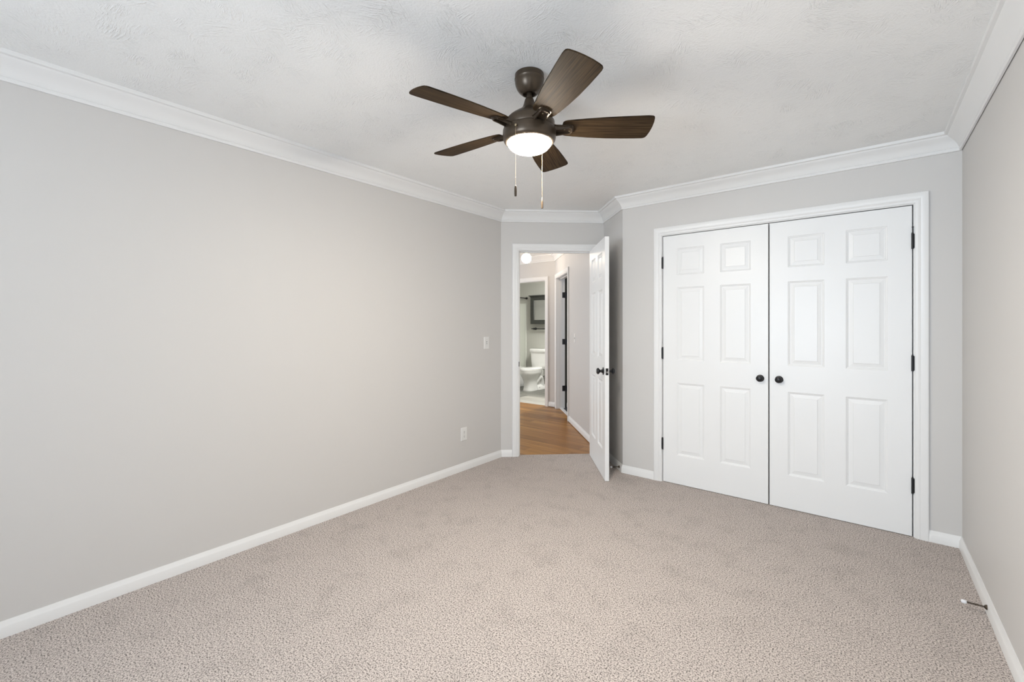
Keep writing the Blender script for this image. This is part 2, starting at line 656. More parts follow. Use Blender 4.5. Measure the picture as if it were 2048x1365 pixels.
# ------------------------------------------------------------------ baseboards
def baseboard(name, pts, i, label):
    bm = B()
    sweep_floor(bm, pts, i, BASE)
    return tag(obj(name, bm, M['trim'], smooth=30), label, 'baseboard', 'structure')


dcas = tuple(fD.p(D0 + 0.006 - 0.0655, 0, 0).xy)
dcas2 = tuple(fD.p(D1 - 0.006 + 0.0655, 0, 0).xy)
ccl = (-1.408, 3.7067)
ccr = (0.3005, 3.7067)
run1 = [RL, LD, dcas]
baseboard('baseboard_left', run1, 0, 'long white baseboard along the left wall')
baseboard('baseboard_doorway', run1, 1, 'tiny white baseboard between left corner and door casing')
run2 = [dcas2, DR, RC, ccl]
baseboard('baseboard_doorway_inner', run2, 0, 'short baseboard behind the open door at its hinges')
baseboard('baseboard_return', run2, 1, 'white baseboard on the return wall behind the open door')
baseboard('baseboard_closet', run2, 2, 'white baseboard left of the closet doors')
run3 = [ccr, CR, RR, RL]
baseboard('baseboard_closet_end', run3, 0, 'short white baseboard right of the closet doors')
baseboard('baseboard_right', run3, 1, 'white baseboard along the right wall')
baseboard('baseboard_rear', run3, 2, 'white baseboard on the rear wall')
run4 = [(-4.105 + 0.0655, 6.0), HB, tuple(fH.p(S0 - 0.06, 0, 0).xy)]
baseboard('baseboard_hall', run4, 0, 'short baseboard between the bathroom and side doorways')
run5 = [tuple(fH.p(S1 + 0.0655, 0, 0).xy), tuple(fH.p(H1LEN, 0, 0).xy)]
baseboard('baseboard_hall_side', run5, 0, 'white baseboard along the hall wall below the switch')
run6 = [(-5.77, YB), (-4.0, YB)]
baseboard('baseboard_bathroom', run6, 0, 'white baseboard behind the toilet')
run7 = [(-3.76, 6.112), (-1.2, 6.112)]
baseboard('baseboard_side_room', run7, 0, 'baseboard of the dim side room')

# ------------------------------------------------------------------ door jambs, stops and casings
def door_trim(name, fr, s0, s1, zt, depth, stop, label, both=False, casing_on=True, mat='trim', trims=None):
    """jamb lining, stop bead and casing of one doorway as parts of one frame"""
    t = thing(name, fr.p((s0 + s1) / 2, 0, 0), label, 'door frame', kind='structure')
    inv = Matrix.Translation(-t.location)
    jt = 0.012
    bm = B()
    box(bm, fr, s0, s0 + jt, 0.0, -depth, -0.012, zt - jt)
    box(bm, fr, s1 - jt, s1, 0.0, -depth, -0.012, zt - jt)
    box(bm, fr, s0, s1, 0.0, -depth, zt - jt, zt)
    bm.transform(inv)
    obj('jamb', bm, M[mat], t)
    if stop:
        a, b = stop
        bm = B()
        box(bm, fr, s0 + jt, s0 + jt + 0.011, -a, -b, -0.012, zt - jt)
        box(bm, fr, s1 - jt - 0.011, s1 - jt, -a, -b, -0.012, zt - jt)
        box(bm, fr, s0 + jt, s1 - jt, -a, -b, zt - jt - 0.011, zt - jt)
        bm.transform(inv)
        obj('door_stop_bead', bm, M[mat], t)
    bm = B()
    casing(bm, fr, s0 + 0.006, s1 - 0.006, zt - 0.006, CASE, zbot=-0.012)
    bm.transform(inv)
    obj('casing', bm, M[mat], t, smooth=20)
    return t


frame_d = door_trim('trim_9', fD, D0, D1, DT, TH, (0.040, 0.075), 'white casing and jamb of the open bedroom doorway')
frame_c = door_trim('trim_10', fC, C0, C1, CT, TH, (0.046, 0.06), 'white casing and jamb around the double closet doors')
frame_b = door_trim('trim_11', fBa, B0, B1, BT, 0.11, None, 'white casing and jamb of the bathroom doorway')
frame_s = door_trim('trim_12', fH, S0, S1, ST, 0.135, (0.055, 0.09), 'white casing and jamb of the side doorway with black hinges')
# strike plate on the left jamb of the bedroom doorway
bm = B()
box(bm, fD, D0 + 0.0115, D0 + 0.0135, -0.001, -0.032, 0.90, 0.957, 0.0006)
box(bm, fD, D0 + 0.004, D0 + 0.0135, 0.0012, -0.001, 0.905, 0.952, 0.0004)
bm.transform(Matrix.Translation(-frame_d.location))
tag(obj('strike_plate', bm, M['black'], frame_d), 'black strike plate')
# open hinges on the far jamb of the side doorway
for hz in (0.31, 1.055, 1.80):
    bm = B()
    js = S0 + 0.012
    box(bm, fH, js, js + 0.003, -0.094, -0.135, hz - 0.044, hz + 0.044, 0.001)
    box(bm, fH, js, js + 0.003, -0.143, -0.188, hz - 0.044, hz + 0.044, 0.001)
    tube(bm, [fH.p(js + 0.004, -0.139, hz - 0.046), fH.p(js + 0.004, -0.139, hz + 0.048)], 0.006, 12)
    bm.transform(Matrix.Translation(-frame_s.location))
    tag(obj('hinge', bm, M['black'], frame_s), 'black open hinge')
# thresholds
bm = B()
box(bm, fH, S0 + 0.012, S1 - 0.012, -0.052, -0.10, -0.012, 0.002, 0.003)
bm.transform(Matrix.Translation(-frame_s.location))
obj('threshold', bm, M['trim'], frame_s)

# ------------------------------------------------------------------ six-panel doors
def panel_door(bm, w, h, th, z0=0.004):
    """local: x along the leaf from hinge, y thickness 0..th, z up; moulded panels on both faces"""
    st, pw = 0.115, (w - 0.115 * 2 - 0.118) / 2
    xs = [0, st, st + pw, st + pw + 0.118, w - st, w]
    zs = [z0, 0.243, 0.843, 1.030, 1.636, 1.738, 1.960, h]
    steps = [(0.0, 0.0), (0.004, 0.0035), (0.008, 0.0045), (0.013, 0.0085), (0.018, 0.0085), (0.038, 0.0045), (0.0405, 0.0022)]
    for side in (0, 1):
        yf = 0.0 if side == 0 else th
        sg = 1 if side == 0 else -1
        V = {}
        for i, x in enumerate(xs):
            for j, z in enumerate(zs):
                V[i, j] = bm.verts.new((x, yf, z))
        for i in range(5):
            for j in range(7):
                if i in (1, 3) and j in (1, 3, 5):
                    prev = [V[i, j], V[i + 1, j], V[i + 1, j + 1], V[i, j + 1]]
                    x0, x1, a0, a1 = xs[i], xs[i + 1], zs[j], zs[j + 1]
                    for ins, dep in steps[1:]:
                        y = yf + sg * dep
                        cur = [bm.verts.new(c) for c in ((x0 + ins, y, a0 + ins), (x1 - ins, y, a0 + ins), (x1 - ins, y, a1 - ins), (x0 + ins, y, a1 - ins))]
                        for k in range(4):
                            q = (k + 1) % 4
                            bm.faces.new([prev[k], prev[q], cur[q], cur[k]])
                        prev = cur
                    bm.faces.new(prev)
                else:
                    bm.faces.new([V[i, j], V[i + 1, j], V[i + 1, j + 1], V[i, j + 1]])
        if side == 0:
            F = V
        else:
            G = V
    for i in range(5):
        for j in (0, 7):
            bm.faces.new([F[i, j], F[i + 1, j], G[i + 1, j], G[i, j]])
    for j in range(7):
        for i in (0, 5):
            bm.faces.new([F[i, j], F[i, j + 1], G[i, j + 1], G[i, j]])


KNOB_ROUND = [(0.0, 0.0), (0.0255, 0.0), (0.0265, 0.003), (0.0255, 0.006), (0.020, 0.008), (0.011, 0.010), (0.0095, 0.016), (0.011, 0.022),
              (0.018, 0.025), (0.0225, 0.029), (0.0235, 0.034), (0.0215, 0.0385), (0.0165, 0.0405), (0.0150, 0.0395), (0.0135, 0.0405), (0.0, 0.0430)]
KNOB_PASS = [(0.0, 0.0), (0.031, 0.0), (0.0325, 0.003), (0.031, 0.006), (0.020, 0.009), (0.013, 0.015), (0.0105, 0.022), (0.0115, 0.030), (0.019, 0.036),
             (0.026, 0.041), (0.0275, 0.048), (0.025, 0.055), (0.017, 0.060), (0.012, 0.0595), (0.0, 0.0595)]


def closet_leaf(name, x0, x1, hinge_left, label, facing=''):
    w = x1 - x0
    d = thing(name, (x0, 3.7087, 0), label, 'door', kind='structure')
    bm = B()
    panel_door(bm, w, 2.070, 0.035)
    obj('door_leaf', bm, M['door'], d)
    bm = B()
    kx = (-0.6091 if hinge_left else -0.4880) - x0
    lathe(bm, KNOB_ROUND, 36, rot_to((0, -1, 0), (kx, 0.0, 0.928)))
    tag(obj('knob', bm, M['black'], d, smooth=40), 'round black knob')
    for hz in (0.321, 1.085, 1.848):
        bm = B()
        hx = -0.002 if hinge_left else w + 0.002
        tube(bm, [(hx, -0.006, hz - 0.049), (hx, -0.006, hz + 0.049)], 0.0058, 14)
        tube(bm, [(hx, -0.006, hz + 0.049), (hx, -0.006, hz + 0.053)], 0.0042, 12)
        sx = -1 if hinge_left else 1
        box(bm, ID, hx, hx + sx * 0.010, -0.0035, 0.004, hz - 0.045, hz + 0.045)
        if not hinge_left and hz > 1.5:
            tube(bm, [(hx + 0.001, -0.008, hz + 0.05), (hx + 0.001, -0.008, hz + 0.088)], 0.0032, 10)
            tube(bm, [(hx + 0.001, -0.008, hz + 0.084), (hx + 0.001, -0.008, hz + 0.089)], 0.0055, 10)
        tag(obj('hinge', bm, M['black'], d, smooth=40), 'black hinge')
    return d


closet_leaf('door_1', -1.3345, -0.5575, True, 'white six-panel closet door nearer the open bedroom door')
closet_leaf('door_2', -0.5490, 0.2275, False, 'white six-panel closet door nearer the right wall')

# the bedroom door, swung into the room
P = fD.p(0.937, 0.002, 0)
th_d = math.radians(-51.6)
door3 = thing('door_3', (P.x, P.y, 0), 'white six-panel bedroom door standing open into the room', 'door', rotz=th_d, kind='structure')
bm = B()
panel_door(bm, 0.762, 2.072, 0.035)
bm.transform(Matrix.Translation((0, -0.035, 0)))
obj('door_leaf', bm, M['door'], door3)
for yy, dy in ((-0.035, -1), (0.0, 1)):
    bm = B()
    lathe(bm, KNOB_PASS, 36, rot_to((0, dy, 0), (0.702, yy, 0.928)))
    tag(obj('knob', bm, M['black'], door3, smooth=40), 'black door knob')
bm = B()
box(bm, ID, 0.762, 0.7635, -0.029, -0.006, 0.928 - 0.029, 0.928 + 0.029, 0.0006)
lp = obj('latch_plate', bm, M['black'], door3)
tag(lp, 'black latch plate')
bm = B()
lathe(bm, [(0.0085, 0), (0.0085, 0.006), (0.006, 0.011), (0.0, 0.011)], 20, rot_to((1, 0, 0), (0.7632, -0.0165, 0.924)))
tag(obj('latch_bolt', bm, M['steel'], lp, smooth=40), 'silver latch bolt')
for hz in (0.30, 1.05, 1.80):
    bm = B()
    tube(bm, [(-0.003, 0.005, hz - 0.046), (-0.003, 0.005, hz + 0.048)], 0.0058, 12)
    box(bm, ID, -0.002, 0.0005, -0.030, 0.004, hz - 0.044, hz + 0.044)
    tag(obj('hinge', bm, M['black'], door3), 'black hinge')

# ------------------------------------------------------------------ window behind the camera
win = thing('window_1', fB.p((WX0 + WX1) / 2, 0, WZ0), 'white double window in the rear wall behind the camera', 'window', kind='structure')
inv = Matrix.Translation(-win.location)
bm = B()
for a, b, c, d_ in ((WX0, WX0 + 0.05, WZ0, WZ1), (WX1 - 0.05, WX1, WZ0, WZ1), (WX0 + 0.05, WX1 - 0.05, WZ0, WZ0 + 0.05), (WX0 + 0.05, WX1 - 0.05, WZ1 - 0.05, WZ1),
                    ((WX0 + WX1) / 2 - 0.045, (WX0 + WX1) / 2 + 0.045, WZ0 + 0.05, WZ1 - 0.05)):
    box(bm, fB, a, b, -0.01, -0.10, c, d_)
bm.transform(inv)
obj('window_frame', bm, M['trim'], win)
bm = B()
mz = (WZ0 + WZ1) / 2
for a, b in ((WX0 + 0.05, (WX0 + WX1) / 2 - 0.045), ((WX0 + WX1) / 2 + 0.045, WX1 - 0.05)):
    box(bm, fB, a, b, -0.04, -0.07, mz - 0.02, mz + 0.02)
bm.transform(inv)
obj('meeting_rail', bm, M['trim'], win)
for a, b in ((WX0 + 0.05, (WX0 + WX1) / 2 - 0.045), ((WX0 + WX1) / 2 + 0.045, WX1 - 0.05)):
    bm = B()
    bm.faces.new([bm.verts.new(fB.p(s, -0.055, z)) for s, z in ((a, WZ0 + 0.05), (b, WZ0 + 0.05), (b, WZ1 - 0.05), (a, WZ1 - 0.05))])
    bm.transform(inv)
    obj('pane', bm, M['glass'], win)
bm = B()
box(bm, fB, WX0 - 0.09, WX1 + 0.09, 0.0, 0.035, WZ0 - 0.025, WZ0, 0.003)
for a, b, c, d_ in ((WX0 - 0.06, WX0, WZ0, WZ1 + 0.06), (WX1, WX1 + 0.06, WZ0, WZ1 + 0.06), (WX0, WX1, WZ1, WZ1 + 0.06)):
    box(bm, fB, a, b, 0.0, 0.016, c, d_)
bm.transform(inv)
obj('window_casing', bm, M['trim'], win)

# ------------------------------------------------------------------ ceiling fan
FX, FY = -1.1953, 1.6169
fan = thing('ceiling_fan', (FX, FY, H), 'dark bronze five-blade ceiling fan with lit globe hanging from the ceiling', 'ceiling fan')


def fz(z):
    return z - H


def flathe(name, prof, mat, parent=None, seg=56, sm=35):
    bm = B()
    lathe(bm, [(r, fz(z)) for r, z in prof], seg)
    return obj(name, bm, mat, parent or fan, smooth=sm)


flathe('canopy', [(0.0, 2.4664), (0.064, 2.4664), (0.066, 2.464), (0.066, 2.447), (0.0675, 2.446), (0.0675, 2.442), (0.066, 2.440), (0.0655, 2.430),
                  (0.063, 2.417), (0.058, 2.404), (0.050, 2.391), (0.040, 2.381), (0.034, 2.377), (0.030, 2.3755), (0.028, 2.379), (0.027, 2.388), (0.0, 2.388)], M['bronze'])
flathe('downrod', [(0.0, 2.395), (0.0125, 2.395), (0.0125, 2.345), (0.0, 2.345)], M['bronze'], seg=32)
flathe('yoke_cover', [(0.0, 2.3585), (0.0165, 2.3585), (0.0185, 2.356), (0.021, 2.350), (0.025, 2.335), (0.030, 2.320), (0.0355, 2.311), (0.0375, 2.306), (0.0, 2.304)], M['bronze'])
flathe('motor_housing', [(0.0, 2.3125), (0.030, 2.3125), (0.036, 2.3105), (0.042, 2.3055), (0.050, 2.2995), (0.060, 2.2925), (0.072, 2.2845), (0.085, 2.2755), (0.096, 2.2665),
                         (0.103, 2.2585), (0.1055, 2.2530), (0.1055, 2.2475), (0.1150, 2.2465), (0.1155, 2.2455), (0.1155, 2.222), (0.1140, 2.217), (0.1095, 2.2145), (0.1095, 2.208), (0.0, 2.208)], M['bronze'])
lk = flathe('light_kit', [(0.0, 2.214), (0.116, 2.214), (0.1195, 2.212), (0.121, 2.208), (0.1213, 2.190), (0.1205, 2.176), (0.118, 2.166), (0.113, 2.158),
                          (0.107, 2.154), (0.1025, 2.1535), (0.1015, 2.157), (0.0, 2.160)], M['bronze'])
gl = flathe('globe', [(0.0, 2.158), (0.0985, 2.158), (0.0992, 2.152), (0.096, 2.143), (0.086, 2.132), (0.072, 2.1225), (0.054, 2.1155), (0.035, 2.1112), (0.018, 2.1096), (0.0, 2.1093)], M['lamp'], sm=60)
tag(gl, 'glowing white glass globe')

# blades: measured corner heights give the pitch
def blade_mesh():
    bm = B()
    TH_B = 0.0055
    zA, zB = 2.2410, 2.2085          # leading and trailing edge heights
    vA, vB = -0.0885, 0.0545

    def height(v):
        return zA + (v - vA) / (vB - vA) * (zB - zA)
    out = []
    # edge A (nearly straight), from root to tip
    for u, v in ((0.150, -0.040), (0.158, -0.047), (0.170, -0.0505), (0.25, -0.062), (0.34, -0.0725), (0.44, -0.081), (0.52, -0.0865), (0.535, -0.0870)):
        out.append((u, v))
    # tip: rounded corner, slightly bowed end, rounded corner
    for u, v in ((0.544, -0.0855), (0.5495, -0.0805), (0.5520, -0.073), (0.556, -0.050), (0.5580, -0.020), (0.5570, 0.012), (0.5540, 0.040), (0.5500, 0.0525), (0.5430, 0.0590), (0.533, 0.0610)):
        out.append((u, v))
    for u, v in ((0.50, 0.0625), (0.44, 0.0640), (0.36, 0.0640), (0.28, 0.0600), (0.21, 0.0535), (0.170, 0.0480), (0.152, 0.0430), (0.144, 0.034)):
        out.append((u, v))
    topv = [bm.verts.new((u, v, height(v) + TH_B)) for u, v in out]
    botv = [bm.verts.new((u, v, height(v))) for u, v in out]
    ft = bm.faces.new(topv)
    fb = bm.faces.new(botv)
    n = len(out)
    for k in range(n):
        j = (k + 1) % n
        bm.faces.new([botv[k], botv[j], topv[j], topv[k]])
    es = [e for e in bm.edges if (e in ft.edges or e in fb.edges)]
    bmesh.ops.bevel(bm, geom=es, offset=0.0012, segments=2, affect='EDGES')
    bm.transform(Matrix.Translation((0, 0, -H)))
    return bm


def arm_mesh():
    """blade iron: two ribs running out from the motor to a rounded, lipped end under the blade"""
    bm = B()
    zA, zB = 2.2410, 2.2085
    vA, vB = -0.0885, 0.0545

    def hb(v):
        return zA + (v - vA) / (vB - vA) * (zB - zA)
    # floor plate with rounded end
    out = [(0.100, -0.036), (0.120, -0.030), (0.150, -0.029), (0.180, -0.031), (0.192, -0.029), (0.199, -0.021), (0.201, -0.006), (0.200, 0.010),
           (0.195, 0.020), (0.186, 0.025), (0.150, 0.024), (0.120, 0.026), (0.100, 0.032)]

    def low(u, v):
        k = min(1.0, max(0.0, (u - 0.100) / 0.07))
        return hb(v) - 0.0005 - 0.0005 * k
    n = len(out)
    th = 0.004
    tv = [bm.verts.new((u, v, low(u, v))) for u, v in out]
    bv = [bm.verts.new((u, v, low(u, v) - th)) for u, v in out]
    bm.faces.new(tv)
    bm.faces.new(bv)
    for k in range(n):
        j = (k + 1) % n
        bm.faces.new([bv[k], bv[j], tv[j], tv[k]])
    # raised ribs and end lip below the plate
    rib = [(0.100, -0.031), (0.125, -0.025), (0.155, -0.024), (0.182, -0.0255), (0.1905, -0.021), (0.1945, -0.006), (0.1935, 0.009), (0.1885, 0.0175), (0.155, 0.018), (0.125, 0.020), (0.100, 0.027)]
    drop = [0.020, 0.016, 0.012, 0.009, 0.008, 0.008, 0.008, 0.009, 0.012, 0.016, 0.020]
    wid = 0.0045
    cx = 0.15
    for (a, da), (b, db) in zip(zip(rib, drop), list(zip(rib, drop))[1:]):
        A, C = Vector(a), Vector(b)
        d = (C - A).normalized()
        nn = Vector((-d.y, d.x)) * wid
        ring = []
        for p, dr in ((A - d * 0.001, da), (C + d * 0.001, db)):
            q = p + nn
            ring.append([(p.x, p.y, low(p.x, p.y) - 0.002), (q.x, q.y, low(q.x, q.y) - 0.002), (q.x, q.y, low(q.x, q.y) - th - dr + 0.002), (p.x, p.y, low(p.x, p.y) - th - dr)])
        loft(bm, ring)
    bm.transform(Matrix.Translation((0, 0, -H)))
    return bm


def screws_mesh():
    bm = B()
    zA, zB = 2.2410, 2.2085
    vA, vB = -0.0885, 0.0545
    for u, v in ((0.1835, -0.013), (0.1835, 0.008), (0.160, -0.002)):
        z = zA + (v - vA) / (vB - vA) * (zB - zA) - 0.0045
        lathe(bm, [(0.0, 0.0), (0.0042, 0.0), (0.0036, -0.0022), (0.0, -0.003)], 14, Matrix.Translation((u, v, z)))
    bm.transform(Matrix.Translation((0, 0, -H)))
    return bm


b0 = obj('blade', blade_mesh(), M['blade'], fan, smooth=30)
a0 = obj('blade_arm', arm_mesh(), M['bronze'], b0, smooth=30)
s0_ = obj('screws', screws_mesh(), M['brass'], b0, smooth=30)
b0.rotation_euler = (0, 0, math.radians(-32))
for k in range(1, 5):
    b = b0.copy()
    COL.objects.link(b)
    b.rotation_euler = (0, 0, math.radians(-32 + 72 * k))
    for ch in (a0, s0_):
        c = ch.copy()
        COL.objects.link(c)
        c.parent = b

# pull chains: beaded, hanging from the side of the light kit near and far
yaw = math.radians(38.73)
fwd = Vector((-math.sin(yaw), math.cos(yaw)))
rgt = Vector((math.cos(yaw), math.sin(yaw)))
for rr, ff, top, bot, beads_mat, lab in ((-0.063, -0.112, 2.186, 1.925, M['brass'], 'beaded chain with plain black pendant'),
                                         (0.065, 0.112, 2.186, 1.932, M['brass'], 'beaded chain with brass-necked pendant')):
    q = rgt * rr + fwd * ff
    rad = q.normalized()
    bm = B()
    lathe(bm, [(0.0, -0.014), (0.0045, -0.014), (0.0045, 0.0), (0.0055, 0.001), (0.0055, 0.003), (0.003, 0.0045), (0.0, 0.0045)], 16,
          rot_to((rad.x, rad.y, 0), (q.x, q.y, fz(top) + 0.001)))
    z = top - 0.001
    n = int((top - bot) / 0.0042)
    for i in range(n):
        zz = top - (i + 0.5) * (top - bot) / n
        lathe(bm, [(0.0, -0.0011), (0.0008, -0.0006), (0.0010, 0.0), (0.0008, 0.0006), (0.0, 0.0011)], 8, Matrix.Translation((q.x + rad.x * 0.002, q.y + rad.y * 0.002, fz(zz))))
    tube(bm, [(q.x + rad.x * 0.002, q.y + rad.y * 0.002, fz(top)), (q.x + rad.x * 0.002, q.y + rad.y * 0.002, fz(bot))], 0.0003, 6)
    ch = obj('pull_chain', bm, beads_mat, fan, smooth=50)
    tag(ch, lab)
    bm = B()
    prof = [(0.0, 0.001), (0.0022, 0.0), (0.0040, -0.004), (0.0052, -0.014), (0.0055, -0.026), (0.0052, -0.038), (0.0046, -0.046), (0.0, -0.047)]
    lathe(bm, prof, 24, Matrix.Translation((q.x + rad.x * 0.002, q.y + rad.y * 0.002, fz(bot))))
    obj('pendant', bm, M['bronze'], ch, smooth=50)
    if rr > 0:
        bm = B()
        lathe(bm, [(0.0, 0.006), (0.0018, 0.006), (0.0024, 0.003), (0.0030, -0.001), (0.0, -0.001)], 16, Matrix.Translation((q.x + rad.x * 0.002, q.y + rad.y * 0.002, fz(bot))))
        obj('pendant_neck', bm, M['brass'], ch, smooth=50)

# ------------------------------------------------------------------ switch and outlet on the left wall
def plate_bm(w, h):
    bm = B()
    prof = [(0, 0.0), (0, 0.0025), (0.0035, 0.0052), (0.006, 0.0056)]
    prev = None
    for ins, t in prof:
        cur = [bm.verts.new((t, y, z)) for y, z in ((-w / 2 + ins, -h / 2 + ins), (w / 2 - ins, -h / 2 + ins), (w / 2 - ins, h / 2 - ins), (-w / 2 + ins, h / 2 - ins))]
        if prev:
            for k in range(4):
                q = (k + 1) % 4
                bm.faces.new([prev[k], prev[q], cur[q], cur[k]])
        else:
            bm.faces.new(cur)
        prev = cur
    bm.faces.new(prev)
    return bm


def light_switch(loc, rotz, label, group=None):
    t = thing('light_switch', loc, label, 'light switch', rotz)
    obj('cover_plate', plate_bm(0.072, 0.116), M['plastic'], t)
    bm = B()
    box(bm, ID, 0.0054, 0.0066, -0.0055, 0.0055, -0.0125, 0.0125, 0.0004)
    obj('toggle_slot', bm, M['slot'], t)
    bm = B()
    lever = [[(0.005, -0.004, -0.010), (0.005, 0.004, -0.010), (0.005, 0.004, 0.004), (0.005, -0.004, 0.004)],
             [(0.0185, -0.003, 0.004), (0.0185, 0.003, 0.004), (0.0175, 0.003, 0.0095), (0.0175, -0.003, 0.0095)]]
    loft(bm, lever)
    obj('toggle', bm, M['plastic'], t)
    for z in (0.030, -0.030):
        bm = B()
        lathe(bm, [(0.0, 0.0), (0.0036, 0.0), (0.0032, 0.0016), (0.0, 0.002)], 14, rot_to((1, 0, 0), (0.0052, 0, z)))
        tag(obj('screw', bm, M['steel'], t), 'small screw')
    return t


light_switch((-2.8556, 3.1645, 1.152), 0.0, 'white toggle light switch on the left wall beside the doorway corner')
light_switch(tuple(fH.p(1.39, 0.0, 1.15)), math.atan2(fH.n.y, fH.n.x), 'white light switch on the hall wall seen edge-on past the bedroom door')

out = thing('wall_outlet', (-2.8556, 2.858, 0.329), 'white duplex outlet low on the left wall above the baseboard', 'outlet', 0.0)
obj('cover_plate', plate_bm(0.076, 0.120), M['plastic'], out)
for z in (0.0195, -0.0195):
    bm = B()
    ring = []
    for k in range(24):
        a = 2 * PI * k / 24
        ring.append((max(-0.0165, min(0.0165, 0.0185 * math.cos(a))), 0.0145 * math.sin(a)))
    loft(bm, [[(0.005, y, z + zz) for y, zz in ring], [(0.0078, y * 0.97, z + zz * 0.97) for y, zz in ring]])
    rc = obj('receptacle', bm, M['plastic'], out)
    bm = B()
    box(bm, ID, 0.0077, 0.0081, -0.0072, -0.0050, z - 0.002, z + 0.0075)
    box(bm, ID, 0.0077, 0.0081, 0.0050, 0.0070, z - 0.001, z + 0.0065)
    lathe(bm, [(0.0028, 0.0), (0.0028, 0.0004), (0.0, 0.0004)], 12, rot_to((1, 0, 0), (0.0077, 0, z - 0.0075)))
    obj('slots', bm, M['slot'], rc)
bm = B()
lathe(bm, [(0.0, 0.0), (0.0036, 0.0), (0.0032, 0.0016), (0.0, 0.002)], 14, rot_to((1, 0, 0), (0.0052, 0, 0)))
tag(obj('screw', bm, M['steel'], out), 'small screw')

# ------------------------------------------------------------------ spring door stops
def door_stop(base, direction, label):
    d = Vector((direction[0], direction[1], 0)).normalized()
    t = thing('door_stop', base, label, 'door stop', math.atan2(d.y, d.x))
    bm = B()
    lathe(bm, [(0.0, -0.003), (0.011, -0.003), (0.011, 0.001), (0.009, 0.006), (0.005, 0.009), (0.0, 0.009)], 20, rot_to((1, 0, 0), (0, 0, 0)))
    obj('base', bm, M['bronze'], t, smooth=40)
    bm = B()
    pts = []
    turns = 16
    for i in range(turns * 10 + 1):
        a = i / 10 * 2 * PI
        x = 0.007 + 0.063 * i / (turns * 10)
        pts.append((x, 0.0034 * math.cos(a), 0.0034 * math.sin(a)))
    tube(bm, pts, 0.0014, 5)
    obj('spring', bm, M['bronze'], t, smooth=60)
    bm = B()
    lathe(bm, [(0.0, 0.066), (0.0055, 0.066), (0.0082, 0.069), (0.0088, 0.076), (0.0082, 0.082), (0.005, 0.085), (0.0, 0.0855)], 20, rot_to((1, 0, 0), (0, 0, 0)))
    tag(obj('rubber_tip', bm, M['rubber'], t, smooth=50), 'white rubber tip')
    return t


door_stop((0.4485 - 0.0150, 2.925, 0.034), (-1, -0.06), 'bronze spring door stop with white tip on the right wall baseboard')
door_stop(tuple(fR.p(fR.len - 0.045, 0.0150, 0.036)), (fR.n.x, fR.n.y), 'white-tipped spring door stop on the baseboard behind the open door')

# ------------------------------------------------------------------ hall lamp
hl = thing('hall_ceiling_light', (-3.962, 5.283, H), 'small lit globe lamp on the hall ceiling beyond the doorway', 'ceiling light')
bm = B()
lathe(bm, [(0.0, 0.0), (0.062, 0.0), (0.062, -0.018), (0.050, -0.030), (0.044, -0.078), (0.0, -0.078)], 36)
obj('fitter', bm, M['brass'], hl, smooth=40)
bm = B()
prof = [(0.0, -0.075)]
for k in range(1, 19):
    a = k / 18 * PI
    prof.append((0.074 * math.sin(a) if k < 18 else 0.0, -0.144 + 0.074 * math.cos(a)))
lathe(bm, prof, 36)
tag(obj('globe', bm, M['hall_lamp'], hl, smooth=60), 'glowing white globe')

# added fill light to lift the hall wall evenly, placed out of sight
area_light('hall_fill', (-6.6, 4.3, 1.3), (PI / 2, 0, math.radians(-90)), 2.4, 2.0, 60, (0.86, 0.93, 1.0))
# added light to brighten the far jamb, in place of an assumed window
area_light('side_room_fill', (-1.35, 5.35, 1.3), (PI / 2, 0, PI / 2), 0.8, 1.3, 16, (0.82, 0.90, 1.0))

# bathroom vanity light, out of sight beside the doorway
area_light('bathroom_light', (-4.25, 6.9, 2.2), (0, math.radians(20), 0), 0.5, 0.8, 46, (1.0, 0.99, 0.95))

# ------------------------------------------------------------------ bathroom
def ell(cx, cy, z, a, b, n=40, sq=2.0):
    r = []
    for k in range(n):
        t = 2 * PI * k / n
        c, s = math.cos(t), math.sin(t)
        r.append((cx + a * math.copysign(abs(c) ** (2 / sq), c), cy + b * math.copysign(abs(s) ** (2 / sq), s), z))
    return r


toilet = thing('toilet', (-5.325, YB - 0.005, -0.010), 'white two-piece toilet on the grey bathroom floor', 'toilet')
bm = B()   # tank, tapering downwards (local: y negative is away from the wall)
loft(bm, [ell(0, -0.105, 0.415, 0.185, 0.078, sq=7), ell(0, -0.105, 0.43, 0.192, 0.084, sq=7), ell(0, -0.105, 0.60, 0.208, 0.090, sq=7), ell(0, -0.105, 0.765, 0.222, 0.094, sq=7)])
obj('tank', bm, M['porcelain'], toilet, smooth=40)
bm = B()
loft(bm, [ell(0, -0.107, 0.760, 0.234, 0.102, sq=7), ell(0, -0.107, 0.766, 0.240, 0.106, sq=7), ell(0, -0.107, 0.812, 0.240, 0.106, sq=7), ell(0, -0.107, 0.822, 0.236, 0.102, sq=7), ell(0, -0.107, 0.827, 0.222, 0.09, sq=7)])
obj('tank_lid', bm, M['porcelain'], toilet, smooth=40)
bm = B()   # bowl and pedestal
loft(bm, [ell(0, -0.47, 0.0, 0.118, 0.175, sq=2.8), ell(0, -0.47, 0.012, 0.120, 0.177, sq=2.8), ell(0, -0.47, 0.03, 0.114, 0.170, sq=2.7), ell(0, -0.47, 0.10, 0.106, 0.160, sq=2.5), ell(0, -0.472, 0.18, 0.108, 0.165, sq=2.4),
          ell(0, -0.475, 0.24, 0.124, 0.195, sq=2.2), ell(0, -0.472, 0.30, 0.154, 0.245, sq=2.1), ell(0, -0.465, 0.345, 0.176, 0.278, sq=2.1), ell(0, -0.462, 0.365, 0.185, 0.290, sq=2.1), ell(0, -0.462, 0.412, 0.186, 0.292, sq=2.1)])
